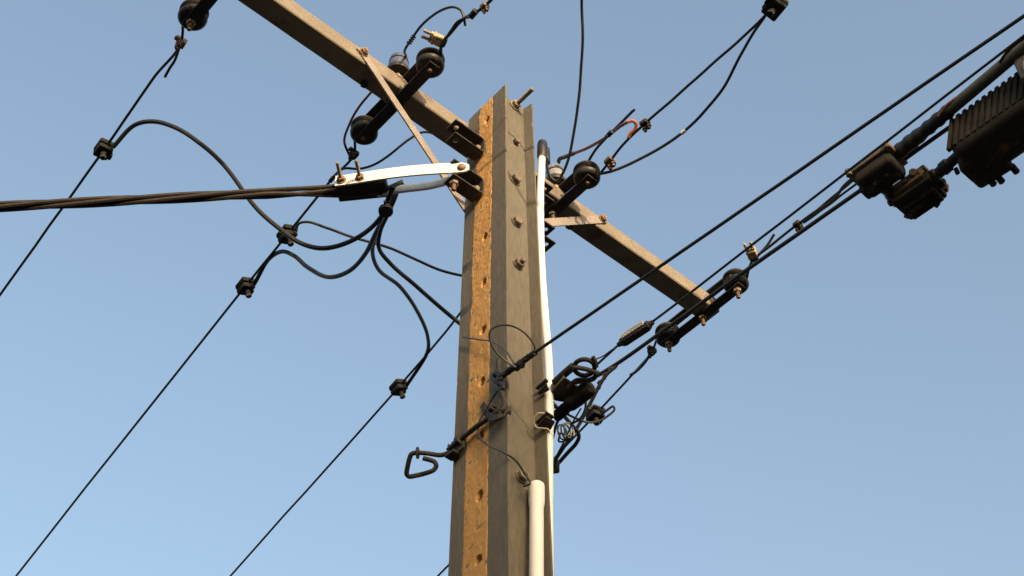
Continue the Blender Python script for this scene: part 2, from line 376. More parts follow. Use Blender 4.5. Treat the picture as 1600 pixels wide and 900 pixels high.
# pin insulators standing on the crossarm
def pin(px, py, label, body):
    b = at(px, py, y=YB + .022, ); b = V((b.x, YB + .022, ZA))
    r = thing('pin_insulator', label, 'insulator', b, group='pin insulators on the crossarm'); Z = V((0, 0, 1))
    part('pin', MB().lathe(b, Z, [(.022, .0005), (.022, .006), (.011, .008), (.011, .045)], 14), 'brass_cast', r)
    part('skirt', MB().lathe(b, Z, [(.024, .036), (.044, .038), (.047, .045), (.042, .064), (.036, .066)], 24), 'porcelain', r)
    part('body', MB().lathe(b, Z, [(.037, .065), (.039, .070), (.037, .104), (.034, .110), (.0335, .116), (.035, .121), (.034, .136), (.028, .144), (.012, .147)], 24), body, r)
    part('tie_wire', MB().lathe(b, Z, [(.034, .109), (.0375, .111), (.0375, .116), (.034, .118)], 24), 'thin_wire', r)
    return b
pinA = pin(622, 110, 'blue-grey pin insulator standing on the left half of the crossarm', 'blue_polymer')
pinB = pin(868, 281, 'light grey pin insulator on the crossarm just right of the pole', 'grey_polymer')

# ------------------------------------------------------------------ U brackets on the pole flanges
def ubracket(sg, z0, z1, label, bolt=False):
    zc = (z0 + z1) / 2; h = (z1 - z0) / 2; xw = sg * (hx(zc) + .0055); y0 = .0245
    r = thing('wall_bracket', label, 'bracket', (xw, y0, zc), group='U-shaped brackets bolted to the pole')
    xo = -.212 if sg < 0 else .257; xh = xo - sg * .046; wd = .054; t = .0062; rb = .016; pts = [V((xh, y0, z1))]
    for i in range(7):
        a = math.pi / 2 * i / 6; pts.append(V((xw + sg * t / 2 - sg * 0 + sg * (rb - rb * math.sin(a)), y0, z1 - rb + rb * math.cos(a))))
    for i in range(7):
        a = math.pi / 2 * (1 - i / 6); pts.append(V((xw + sg * t / 2 + sg * (rb - rb * math.sin(a)), y0, z0 + rb - rb * math.cos(a))))
    pts.append(V((xh, y0, z0)))
    m = MB().strip(pts, (0, 1, 0), wd, t)
    for z in (z0, z1): m.holed(((xo + xh) / 2, y0, z), (abs(xo - xh) / 2, 0, 0), (0, wd / 2, 0), (0, 0, t / 2), .0098)
    bmesh.ops.remove_doubles(m.bm, verts=m.bm.verts[:], dist=.0004)
    part('clevis', m, 'dark_iron', r)
    A = V((sg, 0, 0)); c = V((xw + sg * t, y0, zc - h * .15)); b = MB().cyl(c, c + A * .03, .0085); bo = part('bolt', b, 'rusty_bolt', r)
    part('nut', MB().hexn(c + A * .004, A, .0175, .014), 'bolt_steel', bo)
    return V(((xo + xh) / 2, y0, zc))
ubracket(-1, 6.512, 6.590, 'upper of the two U-shaped steel brackets on the left side of the pole')
BL = ubracket(-1, 6.268, 6.352, 'lower left U-shaped steel bracket holding the white strap clamp')
ubracket(1, 6.512, 6.590, 'upper of the two U-shaped brackets right of the pole behind the white conduit')
ubracket(1, 6.268, 6.352, 'lower right U-shaped bracket whose holed end peeks out past the white conduit')

# ------------------------------------------------------------------ strap clamp and aerial bundled cable
zc = 6.325; e0 = at(721.5, 263, y=BL.y - .028); zc = e0.z; e1 = at(524, 284, z=zc - .003)
cdir = (e1 - e0); cdir.z = 0; cdir.normalize(); cn = V((cdir.y, -cdir.x, 0));
if cn.dot(CAM - e0) < 0: cn = -cn
clampr = thing('strap_clamp', 'pale steel strap clamp gripping the bundled cable left of the pole', 'cable clamp', e0)
# near strap: tall flat plate, slightly bowed, with a rounded end
L = (e1 - e0).length; pts = []
for i in range(27):
    q = (0, .022, .05)[i] if i < 3 else .05 + .95 * (i - 2) / 24; pts.append(e0 - cdir * .026 + cdir * ((L + .026) * q) + V((0, 0, .007 * math.sin(math.pi * min(1, q * 1.15)) - .002 * q)) + cn * .006 * math.sin(math.pi * q))
st = MB(); rows = []
for i, p in enumerate(pts):
    hh = .0240 * (1 if i > 2 else (.45, .80, .95)[i]); tl = V((0, 0, 1)) + cn * .12; tl.normalize()
    nn = cn
    rows.append([st.bm.verts.new(p + tl * a * hh + nn * b * .003) for a, b in ((-1, -1), (1, -1), (1, 1), (-1, 1))])
for a, b in zip(rows, rows[1:]):
    for k in range(4): st.bm.faces.new((a[k], b[k], b[(k + 1) % 4], a[(k + 1) % 4]))
st.bm.faces.new(rows[0]); st.bm.faces.new(rows[-1][::-1])
part('strap', st, 'strap_steel', clampr)
DEPTH = .072
far0 = at(708, 281.5, z=zc - .012); far1 = e1 - cn * DEPTH + cdir * -.16
fp = [BL + V((.0, .02, -.035)), far0, at(671, 290, z=zc - .012), at(627, 295.5, z=zc - .012), at(590, 302, z=zc - .014)]
part('lower_strap', MB().strip(spline(fp, 6), (0, 0, 1), .034, .010), 'cast_grey', clampr)
bc = e1 - cdir * .088 - cn * (DEPTH / 2 + .0035) + V((0, 0, -.002))
part('jaw', MB().box(bc, cdir * .088, cn * DEPTH / 2, V((0, 0, .0195)), .004), 'black_rubber', clampr)
for s in (.022, .088):
    a = e1 - cdir * s + cn * .003; bo = part('bolt', MB().thread(a, a + cn * .075 + V((0, 0, .004)), .0068), 'bolt_steel', clampr); part('nut', MB().hexn(a + cn * .003, cn, .0145, .012), 'rusty_bolt', bo); part('washer', MB().cyl(a, a + cn * .003, .018, 16), 'rusty_bolt', bo)
a = e0 + cn * .003; bo = part('pivot_bolt', MB().lathe(a, cn, [(.0155, 0), (.0155, .004), (.012, .009), (.005, .012)], 16), 'rusty_bolt', clampr)
b = V((BL.x, BL.y, 6.268)); bo = part('bolt', MB().thread(b + V((0, 0, .09)), b + V((0, 0, -.048)), .009), 'rusty_bolt', clampr); part('nut', MB().hexn(b + V((0, 0, -.0035)), (0, 0, -1), .0165, .015), 'bolt_steel', bo)
# bundle
cab = thing('bundled_cable', 'thick twisted bundle of dark cables running out of the picture at left', 'cable', bc)
far = at(0, 323, z=zc - .05); ddir = (far - bc).normalized(); axis = [bc + cdir * -.07, bc + cdir * .09] + [bc.lerp(far, q) for q in (.3, .55, .8, 1)] + [far + ddir * q + V((0, 0, -.02 * q)) for q in (2, 6, 12)]
ax = spline(axis, 26)
ln = [0]
for a, b in zip(ax, ax[1:]): ln.append(ln[-1] + (b - a).length)
for k in range(4):
    pts = []
    for p, l in zip(ax, ln):
        t = V((0, 0, 1)); side = cn; sq = min(1, max(0, l - .1) / .3); rr = .0112; ph = k * math.pi / 2 + .6 + l * 2 * math.pi / 1.25
        flat = V((0, 0, .0125 * (k - 1.5))) + side * (.012 if k % 2 else -.012)
        pts.append(p + flat * (1 - sq) + (t * math.cos(ph) + side * math.sin(ph)) * rr * sq)
    part('conductor', MB().tube(pts, .0086, 8), 'aged_bundle', cab)

# ------------------------------------------------------------------ overhead lines
LINE = 'overhead line wire'
def ext(P, Q, d, drop=0): return Q + (Q - P).normalized() * d + V((0, 0, drop))
def connector(p, t, label, s=1, name='tap_connector', up=(0, 0, 1)):
    r = thing(name, label, 'connector', p, frame(t, V((.5 * math.sin(len(label) * 2.3), .3 * math.cos(len(label)), 1))), 'black insulation-piercing tap connectors')
    lpart('tc1', 'jaw', lambda: MB().box((0, 0, .011), (.034, 0, 0), (0, .030, 0), (0, 0, .012), .007, 2).box((.0, .0, .026), (.017, 0, 0), (0, .017, 0), (0, 0, .006), .004).rough(.002, 40), 'matte_black', r)
    lpart('tc2', 'lower_jaw', lambda: MB().box((0, .003, -.0155), (.031, 0, 0), (0, .027, 0), (0, 0, .012), .006, 2).box((.010, -.027, -.012), (.014, 0, 0), (0, .007, 0), (0, 0, .014), .003).rough(.002, 40, 4), 'matte_black', r)
    bo = lpart('tc3', 'bolt', lambda: MB().cyl((-.004, .004, -.026), (-.004, .004, -.052), .0105, 10, .002), 'matte_black', r)
    lpart('tc4', 'nut', lambda: MB().hexn((-.004, .004, -.050), (0, 0, -1), .0125, .010), 'dark_iron', bo)
    q = len(label) % 7; r.scale = (s * (.93 + .025 * q), s * (1.07 - .03 * (q % 4)), s); return r
def knot(p, t, label, seed=0, matn='cast_housing', s=1):
    """small parallel-groove clamp closing the loop of wire round a spool"""
    r = thing('wire_clamp', label, 'clamp', p, frame(t), 'small bolted clamps on the line wires')
    part_r = lpart(('kn', seed, matn), 'body', lambda: MB().box((0, 0, 0), (.017, 0, 0), (0, .016, 0), (0, 0, .013), .005, 2).cyl((-.008, -.010, 0), (-.008, .027, .006), .0105, 10, .003).rough(.004, 45, seed), matn, r)
    for i, x in enumerate((-.009, .010)):
        lpart(('kb', i, matn), 'bolt', lambda: MB().cyl((x, .004, -.010), (x, .008, -.034), .006, 8).hexn((x, .006, -.016), (0, .1, -1), .0105, .008), matn, r)
    r.scale = (s, s, s); return r
def brass(p, t, out, label):
    """cast clamp with two stud bolts standing out of it"""
    r = thing('split_clamp', label, 'clamp', p, frame(out, t), 'brass-coloured two-bolt clamps on the near wires')
    lpart('br1', 'body', lambda: MB().box((.004, 0, 0), (.017, 0, 0), (0, .014, 0), (0, 0, .020), .005, 2).box((.020, 0, .0), (.007, 0, 0), (0, .016, 0), (0, 0, .022), .004).rough(.0025, 50, 2), 'brass_cast', r)
    lpart('br2', 'saddle', lambda: MB().box((-.018, 0, 0), (.010, 0, 0), (0, .013, 0), (0, 0, .018), .005, 2).rough(.002, 50, 5), 'dark_iron', r)
    for s in (-1, 1): lpart(('br3', s), 'stud', lambda: MB().thread((.026, 0, s * .0115), (.064, 0, s * .0125), .0068).hexn((.027, 0, s * .0115), (1, 0, 0), .0105, .009), 'brass_cast', r)
    return r
def loop_round(k, sgn, apex, r=.006):
    """wire that leaves the clamp, passes round the groove of the spool and comes back"""
    c = SP[k, sgn]; d = V((apex.x - c.x, apex.y - c.y, 0)).normalized(); s = V((-d.y, d.x, 0)); R = .0345 + r; out = [apex]
    for i in range(9):
        a = math.radians(62 + (298 - 62) * i / 8); out.append(c + (d * math.cos(a) + s * math.sin(a)) * R)
    return out
def tie(p, t, r, label, n=3, name='cable_tie'):
    m = MB(); t = V(t).normalized()
    for i in range(n): m.lathe(p + t * (i * .009), t, [(r * .8, 0), (r * 1.25, .001), (r * 1.25, .006), (r * .8, .007)], 10)
    m.box(p + t.orthogonal().normalized() * r * 1.5, t * .004, t.orthogonal().normalized() * .006, t.cross(t.orthogonal()).normalized() * .004, .001)
    return tag(put(name, m.mesh(name, p), 'black_rubber', None, p), label, 'cable tie', 'bindings on the wires')

# far-left line
c0 = at(283, 67, z=ZM); f1 = at(163, 233, z=ZM - .004); f2 = at(0, 461, z=ZM - .03)
tail = run([(283, 67), (273, 95), (266, 106), (258, 121)], c0, None, None, dep(c0) + .03)
wire('line_wire', list(reversed(loop_round(0, 1, c0)))[:-1] + [c0, at(240, 122, z=ZM), at(205, 172, z=ZM), f1, f2, ext(f1, f2, 18, -.3)], .0052, 'weathered_cable', 'line wire descending from the topmost left insulator to the left edge of the picture', LINE, 'overhead line wires')
wire('wire_tail', tail, .0052, 'weathered_cable', 'short cut-off wire end hanging from the clamp at upper left', 'wire')
knot(c0, f1 - c0, 'rusty clamp on the line wire just below the topmost left insulator', 1, 'edge_iron')
connector(f1, f2 - c0, 'tap connector on the leftmost line wire where a thick service cable arches off')
# left line
c1 = at(553, 241, z=ZM); g1 = at(449, 366, z=ZM - .006); g2 = at(384, 447, z=ZM - .01); g3 = at(25, 900, z=ZM - .05)
wire('line_wire', list(reversed(loop_round(1, 1, c1)))[:-1] + [c1, at(521, 277, z=ZM), g1, g2, g3, ext(g2, g3, 18, -.3)], .0052, 'weathered_cable', 'line wire from the left rack passing two black connectors to the bottom left corner', LINE, 'overhead line wires')
knot(c1, g1 - c1, 'dark clamp closing the wire loop under the left rack insulator', 2)
tie(at(521, 277, z=ZM), g1 - c1, .007, 'black binding on the line wire just above the bundled cable')
connector(g1, g2 - g1, 'upper of two tap connectors on the middle line wire, below the bundled cable')
connector(g2, g3 - g2, 'lower of two tap connectors on the middle line wire')
# line behind the pole
h0 = at(822, 378, z=ZM); h1 = at(623, 605, z=ZM - .01); h2 = at(360, 900, z=ZM - .04)
h0 = SP[2, 1] + (h1 - SP[2, 1]).normalized() * .09
wire('line_wire', list(reversed(loop_round(2, 1, h0)))[:-1] + [h0, at(716, 493, z=ZM), h1, h2, ext(h1, h2, 18, -.3)], .0052, 'weathered_cable', 'line wire coming out behind the pole and passing the lowest tap connector', LINE, 'overhead line wires')
connector(h1, h2 - h1, 'lone tap connector on the line wire left of the pole, level with the hook')
# right-end line, passing behind the pole
i0 = at(1019, 549, z=ZM); i1 = at(940, 637, z=ZM - .005); i2 = at(866, 716, z=ZM - .012); i3 = at(690, 894, z=ZM - .03)
wire('line_wire', list(reversed(loop_round(3, 1, i0)))[:-1] + [i0, at(1000, 572, z=ZM), i1, i2, i3, ext(i2, i3, 18, -.3)], .0052, 'weathered_cable', 'line wire from the right-end rack slanting down behind the pole', LINE, 'overhead line wires')
knot(i0, i1 - i0, 'dark clamp at the lower insulator of the right-end rack', 3)
wire('wire_tail', run([(1019, 549), (1008, 566), (994, 580), (984, 586)], i0, None, None, dep(i0) + .01), .0062, 'weathered_cable', 'cut-off wire end below the right-end rack', 'wire')
connector(i1 + V((0, .04, -.012)), i2 - i1, 'tap connector right of the pole beside the coiled beige wire', 1.05)
# near lines
j0 = at(690, 70, z=ZM); j1 = at(724, 30, z=ZM); j2 = at(757, 10, z=ZM); j3 = at(795, -30, z=ZM - .01)
wire('line_wire', list(reversed(loop_round(1, -1, j0)))[:-1] + [j0, at(705, 50, z=ZM), j1, at(742, 20, z=ZM), j2, j3, ext(j2, j3, 14, -.3)], .0062, 'weathered_cable', 'line wire from the left rack to the top edge of the picture', LINE, 'overhead line wires')
wire('wire_tail', run([(693, 66), (705, 48), (715, 34), (728, 27)], d0=dep(j0) - .01, d1=dep(j1) - .01), .005, 'weathered_cable', 'doubled wire end lying beside the line wire above the blue insulator', 'wire')
brass(at(686, 63, z=ZM + .01), j1 - j0, at(660, 52, z=ZM + .02) - at(686, 63, z=ZM + .01), 'brass-coloured clamp with two studs beside the blue insulator')
knot(j2, j3 - j2, 'dark clamp on the near line wire at the top edge of the picture', 4, 'edge_iron', .8)
tie(at(735, 27, z=ZM), j1 - j0, .010, 'black tape binding on the line wire near the top of the picture', 4, 'tape_binding')
wire('jumper_wire', [pinA + V((.005, -.036, .121))] + run([(633, 76), (642, 62), (660, 38), (685, 18), (708, 11), (720, 16), (725, 28), (727, 40)], None, None, dep(pinA) - .06, dep(j1)), .0048, 'weathered_cable', 'black jumper wire arching up from the blue insulator to the near line wire', 'jumper wire')
pa = at(639, 68, d=dep(pinA) - .06)
tie(pa, at(650, 52, d=dep(pinA) - .06) - pa, .0075, 'black wrapped binding on the jumper wire above the blue insulator', 4, 'tape_binding')

k0 = at(953, 252, z=ZM); k1 = at(1008, 193, z=ZM); k2 = at(1196, 24, z=ZM - .01); k3 = at(1230, -18, z=ZM - .015)
wire('line_wire', list(reversed(loop_round(2, -1, k0)))[:-1] + [k0, at(968, 232, z=ZM), at(985, 214, z=ZM), k1, at(1100, 112, z=ZM - .006), k2, k3, ext(k2, k3, 14, -.3)], .0054, 'weathered_cable', 'line wire rising from the rack right of the pole to the top edge', LINE, 'overhead line wires')
knot(k0, k1 - k0, 'brown clamp on the line wire beside the rack right of the pole', 5, 'edge_iron', 1.05)
knot(k1, k2 - k1, 'dark clamp where the orange cable meets the line wire', 6, 'cast_housing', 1.0)
connector(at(1210, 10, z=ZM - .012), k3 - k2, 'dark connector at the top edge of the picture where two wires meet', 1.15)
wire('jumper_wire', run([(936, 271), (955, 268), (990, 253), (1030, 232), (1068, 206), (1100, 175), (1130, 138), (1158, 85), (1178, 50), (1198, 24)], SP[2, -1] + V((.03, -.04, -.01)), k2, bulge=.08), .0058, 'weathered_cable', 'black jumper sagging below the line wire with a white tag on it', 'jumper wire')
wt = run([(936, 271), (955, 268), (990, 253), (1030, 232), (1068, 206), (1100, 175), (1130, 138), (1158, 85), (1178, 50), (1198, 24)], SP[2, -1] + V((.03, -.04, -.01)), k2, bulge=.08)
td = (wt[5] - wt[3]).normalized()
tag(put('wire_tag', MB().cyl(wt[4] - td * .010, wt[4] + td * .010, .0072, 12).mesh('wire_tag', wt[4]), 'tag_white', None, wt[4]), 'small white sleeve tag on the sagging jumper wire', 'tag')
# orange sheathed wire and companions right of the pole top
top = pinB + V((0, -.02, .135)); de = dep(top)
wire('sheathed_wire', run([(896, 240), (922, 229), (948, 214), (968, 198), (982, 190)], None, None, de - .04, dep(k1) - .02), .0062, 'red_sheath', 'dull red sheathed wire sloping up from the grey pin insulator', 'wire')
wire('sheathed_wire', run([(980, 191), (989, 189), (994, 194), (993, 201), (986, 208), (982, 215)], None, None, dep(k1) - .02, dep(k1) - .01), .0066, 'orange_sheath', 'bright orange hooked end of sheathed wire right of the pole top', 'wire')
wire('wire_sleeve', run([(872, 254), (874, 248), (882, 245), (898, 239)], None, None, de - .03, de - .04), .0085, 'black_rubber', 'black sleeve where the red wire meets the grey pin insulator', 'cable sleeve')
wire('wire_tail', run([(920, 252), (930, 235), (945, 217), (965, 197), (992, 171)], None, None, dep(SP[2, -1]), dep(k1)), .0055, 'weathered_cable', 'cut wire end pointing up past the orange wire', 'wire')
tie(at(950, 212, d=dep(k1)), k1 - k0, .008, 'black binding where the red wire crosses the cut wire end', 3)
# wire hanging from above
wire('drop_wire', [at(909, -200, d=4.9)] + run([(909, 0), (910, 60), (905, 150), (897, 205), (888, 250), (880, 271), (871, 283), (861, 278), (855, 262), (855, 248)], None, None, 5.15, 5.28), .0050, 'black_rubber', 'black wire hanging from the top edge down to the black-capped white conduit', 'cable')

# right-end near line
l0 = at(1176, 407, z=ZM); l1 = at(1243, 353, z=ZM); l2 = at(1345, 272, z=ZM - .01); l3 = at(1600, 60, z=ZM - .03)
wire('line_wire', list(reversed(loop_round(3, -1, l0)))[:-1] + [l0, at(1205, 383, z=ZM), l1, at(1262, 340, z=ZM), l2], .0056, 'weathered_cable', 'line wire from the right-end rack up to the cable tap box', LINE, 'overhead line wires')
brass(at(1176, 399, z=ZM + .008), l1 - l0, at(1166, 376, z=ZM + .02) - at(1176, 399, z=ZM + .008), 'brass-coloured clamp with two studs at the right-end rack')
wire('wire_tail', run([(1180, 403), (1192, 391), (1200, 382), (1210, 366)], l0, None, None, dep(l0) - .02), .0055, 'weathered_cable', 'cut wire end sticking up beside the brass clamp at the right-end rack', 'wire')
knot(at(1246, 351, z=ZM), l1 - l0, 'dark clamp on the line wire between the right-end rack and the tap box', 7, 'cast_housing', .95)

# ------------------------------------------------------------------ service cables hanging under the strap clamp
bs = at(612, 300, d=dep(bc)); b2 = at(600, 335, d=dep(bc))
def svc(pxs, P1, d1, label, r=.0088, off=(0, 0, 0), m='black_rubber'):
    pts = run([(618 + off[0] * 400, 292), (610 + off[0] * 500, 312), (601 + off[0] * 400, 335)] + pxs, None, P1, dep(bc) + off[1], d1)
    wire('service_cable', pts, r, m, label, 'cable', 'service cables fanning out under the strap clamp', wob=.001)
svc([(580, 356), (545, 378), (505, 388), (470, 380), (430, 352), (398, 322), (350, 258), (310, 222), (275, 200), (240, 190), (210, 196), (185, 214)], f1 + V((.02, -.03, 0)), None, 'thick black service cable arching up to the leftmost tap connector', off=(-.008, -.02))
svc([(588, 362), (572, 395), (545, 424), (512, 433), (480, 417), (460, 400), (441, 393), (420, 405), (402, 424)], g2 + V((.02, -.03, 0)), None, 'thick black service cable waving down to the lower tap connector', off=(.004, .0))
svc([(588, 365), (582, 395), (592, 422), (625, 448), (655, 492), (668, 525), (667, 552), (648, 576)], h1 + V((.02, -.03, 0)), None, 'thick black service cable curving down to the lone tap connector left of the pole', off=(.0, .015), r=.008)
svc([(594, 362), (592, 388), (610, 412), (650, 447), (690, 482), (722, 510)], at(760, 540, d=5.75), None, 'thick black service cable disappearing behind the pole', off=(.012, .02), r=.008)
wire('service_cable', run([(456, 360), (466, 350), (480, 347), (510, 356), (555, 372), (610, 388), (655, 408), (690, 423), (725, 431), (770, 436)], g1 + V((.02, -.03, 0)), None, None, 5.7), .0055, 'black_rubber', 'thin black cable from the upper tap connector passing behind the pole', 'cable', 'service cables fanning out under the strap clamp')
tie(at(603, 327, d=dep(bc)), V((0, 0, -1)), .021, 'black tie gathering the service cables under the strap clamp', 2)
wire('cable_boot', run([(600, 298), (618, 291), (630, 286)], None, None, dep(bc) - .0, dep(bc) + .02), .013, 'black_rubber', 'rounded black cable end inside the strap clamp', 'cable sleeve')
# small cable behind the brace
wire('jumper_wire', [at(521, 276, z=ZM)] + run([(538, 263), (560, 264), (580, 259), (606, 244), (640, 217), (662, 206), (690, 212), (735, 222)], None, None, 5.62, 5.62), .0048, 'black_rubber', 'black jumper wire running behind the left brace under the crossarm', 'jumper wire')
wire('jumper_wire', run([(590, 132), (577, 147), (562, 166), (547, 192), (538, 220), (536, 248)], None, c1 + V((0, .02, 0)), dep(SP[1, 1]) - .02, None), .0048, 'brown_cable', 'brown jumper wire curving from the crossarm to the clamp under the left rack', 'jumper wire')

# ------------------------------------------------------------------ white conduits
ct = []
for px, py in [(847, 244), (844.3, 300), (844.6, 370), (846.5, 425), (851, 490), (856.3, 555), (858.3, 600), (858.3, 650), (857.5, 700), (857.3, 800), (858, 900), (860, 1050)]:
    z_ = at(px, py, y=-.03).z; ct.append(at(px, py, x=hx(z_) + .0132))
wc = thing('white_conduit', 'slender white conduit climbing the right side of the pole, black cap on top', 'conduit', ct[-1])
ct2 = ct + [V((ct[-1].x + .005, ct[-1].y, 0))]
part('tube', MB().tube(spline(ct2, 5), .0130, 16), 'white_plastic', wc)
A = (ct[0] - ct[2]).normalized()
part('cap', MB().lathe(ct[0] - A * .006, A, [(.017, 0), (.0185, .004), (.0185, .072), (.016, .084), (.009, .091), (.002, .093)], 18), 'black_rubber', wc)
part('boot', MB().tube(spline([ct[0] + A * .055 + V((.018, 0, 0)), ct[0] + A * .03 + V((.020, 0, 0)), ct[0] - A * .02 + V((.022, 0, 0))], 4), .013, 12), 'black_rubber', wc)
part('band', MB().lathe(ct[0] - A * .010, A, [(.0145, 0), (.0165, .001), (.0165, .004), (.0145, .005)], 18), 'bolt_steel', wc)
p0 = at(838.5, 757, y=-hy(4.98) + .010); lp = thing('white_pipe', 'white plastic pipe with wider socket end rising in the pole channel', 'pipe', (p0.x, p0.y, 0))
q0 = at(838, 900, y=-hy(4.6) + .008); dn = (q0 - p0).normalized()
pr = [(.018, 0), (.0215, .004), (.0225, .010), (.0225, .068), (.0205, .082), (.0198, .09), (.0198, 5)]
part('tube', MB().lathe(p0, dn, [(r, h) for r, h in pr], 24), 'white_plastic', lp)

# ------------------------------------------------------------------ hook band on the left side of the pole
zb = 5.17; xl = -hx(zb); Rr = .0075
hb = thing('hook_band', 'dark iron band rod with a bent hook sticking out left of the pole', 'hook', (xl, 0, zb))
rp0 = at(797, 636, x=xl - .012); rp1 = at(703, 700, x=xl - .014)
zr = rp1.z
part('rod', MB().tube([at(786, 638, x=xl - .016), at(745, 666, x=xl - .018), at(700, 703, x=xl - .02)], Rr, 10), 'dark_iron', hb)
# rear plate at the back corner, front plate folded round the front corner
bk = at(711, 703, x=xl - .008)
m = MB(); m.box(bk + V((-.006, -.02, 0)), (.0035, 0, 0), (0, .030, 0), (0, 0, .030), .0015); m.box(bk + V((.012, .014, -.002)), (.028, 0, 0), (0, .003, 0), (0, 0, .026), .001); m.box(bk + V((-.012, -.004, -.03)), (.014, 0, 0), (0, .02, 0), (0, 0, .004), .001)
part('rear_plate', m, 'dark_iron', hb)
part('rear_nut', MB().hexn(bk + V((-.016, -.028, .002)), (0, -1, 0), .015, .014), 'dark_iron', hb)
fr_ = at(773, 646, x=xl - .008)
pl = [at(754, 632, x=xl - .006), at(761, 646, x=xl - .010), at(770, 653, x=xl - .03), at(781, 650, x=xl - .03), at(789, 640, x=xl - .012), at(796, 640, x=xl + .004), at(797, 648, x=xl + .012)]
part('front_plate', MB().strip(spline(pl, 4), (0, 0, 1), .020, .006), 'dark_iron', hb)
part('front_nut', MB().hexn(at(766, 640, x=xl - .02), (0, -1, 0), .015, .016).cyl(at(766, 640, x=xl - .02), at(773, 633, x=xl - .02), .008), 'dark_iron', hb)
hk = run([(708, 711), (690, 711), (668, 708.5), (650, 707.5), (643, 709.5), (640, 716), (636, 734), (635.5, 741), (639, 744.5), (648, 743.5), (668, 738.5), (678, 734), (681.5, 727.5), (679, 722), (671, 718.5), (661, 716)], bk, None, None, dep(bk) + .06)
part('hook', MB().tube(spline(hk, 5), .0072, 10), 'dark_iron', hb)
tq = (hk[4] - hk[2]).normalized(); part('collar', MB().lathe(at(652.5, 707.7, d=dep(hk[3])), tq, [(.009, -.003), (.018, -.002), (.018, .002), (.009, .003)], 14), 'dark_iron', hb)

# eye hook on the front corner that takes the first strand
yf = -hy(5.25) - .012
eh = thing('strand_hook', 'dark iron hook on the pole front corner holding the upper strand', 'hook', at(785, 640, x=xl - .02))
hp = [at(779, 562, x=xl - .012), at(780, 580, x=xl - .018), at(782, 600, x=xl - .02), at(785, 616, x=xl - .02), at(789, 630, x=xl - .018), at(786, 640, x=xl - .026), at(776, 646, x=xl - .03)]
part('shank', MB().tube(spline(hp, 5), [.0075 + .001 * math.sin(i) for i in range(31)], 10), 'dark_iron', eh)
part('eye', MB().tube(spline([at(777 + 7 * math.cos(t), 590 + 6 * math.sin(t), x=xl - .022) for t in [i * math.pi / 5 for i in range(11)]], 3), .008, 8), 'black_rubber', eh)
part('lower_eye', MB().tube(spline([at(782 + 5 * math.cos(t), 604 + 5 * math.sin(t), x=xl - .024) for t in [i * math.pi / 5 for i in range(11)]], 3), .0065, 8), 'black_rubber', eh)
# upper strand and its wrapped grip
s0 = at(780, 590, x=xl - .024); zS = s0.z; s1 = at(837, 550, z=zS); s2 = at(1600, 25, z=zS + .005)
wire('strand', [s0, s1, s1.lerp(s2, .3), s1.lerp(s2, .65), s2, ext(s1, s2, 12, -.2)], .0048, 'black_rubber', 'upper black strand from the pole front to the right edge of the picture', 'strand', 'strands running to the right', sub=10, wob=.0006)
gr = thing('wire_grip', 'black twisted wire grip tying the upper strand to the hook', 'wire grip', s0); d_ = (s1 - s0); 
for k in range(3):
    pts = []
    for i in range(61):
        q = i / 60; t = d_.normalized(); u = t.orthogonal().normalized(); v = t.cross(u); a = q * 2 * math.pi * 5 + k * 2.1; rr = .0072 * (1 - .25 * q) + .003 * noise.noise(V((q * 9, k, 0)))
        pts.append(s0 + d_ * q * 1.0 + (u * math.cos(a) + v * math.sin(a)) * rr)
    part('lay_wire', MB().tube(pts, .0042, 6), 'black_rubber', gr)
kp = at(811, 570, z=zS)
part('lump', MB().lathe(kp - d_.normalized() * .02, d_, [(.008, 0), (.014, .006), (.012, .018), (.015, .028), (.008, .038)], 10).rough(.003, 60), 'black_rubber', gr)
dS = dep(kp) - .015
wire('tie_wire', run([(806, 574), (786, 560), (772, 546), (765, 530), (766, 517), (778, 509), (798, 509), (818, 519), (832, 534), (836, 545), (830, 558), (815, 569)], None, None, dS, dS), .0030, 'thin_wire', 'thin black wire loop curling up beside the wire grip on the pole front', 'wire', 'thin loose wires on the pole front')
wire('tie_wire', run([(724, 527), (745, 530), (768, 534), (788, 547), (800, 562), (806, 573)], None, None, dep(at(724, 527, x=xl - .01)), dS), .0026, 'thin_wire', 'thin wire end reaching left across the orange strip from the wire grip', 'wire', 'thin loose wires on the pole front')
dw = [at(783, 602, x=xl - .024)] + [at(px, py, x=-hx(at(px, py, x=xl).z) - .014) for px, py in ((770, 622), (757, 643), (748, 662), (749, 682), (763, 696))] + [at(785, 706, x=xl - .02), at(796, 712, y=-hy(5.05) - .012), at(808, 722, y=-hy(5.02) - .006), at(820, 740, y=-hy(5.0) + .006), at(828, 756, y=-hy(4.96) - .012), at(818, 760, y=-hy(4.95) + .01)]
wire('tie_wire', dw, .0030, 'thin_wire', 'thin wire drooping from the hook down to the white pipe', 'wire', 'thin loose wires on the pole front', wob=.0005)

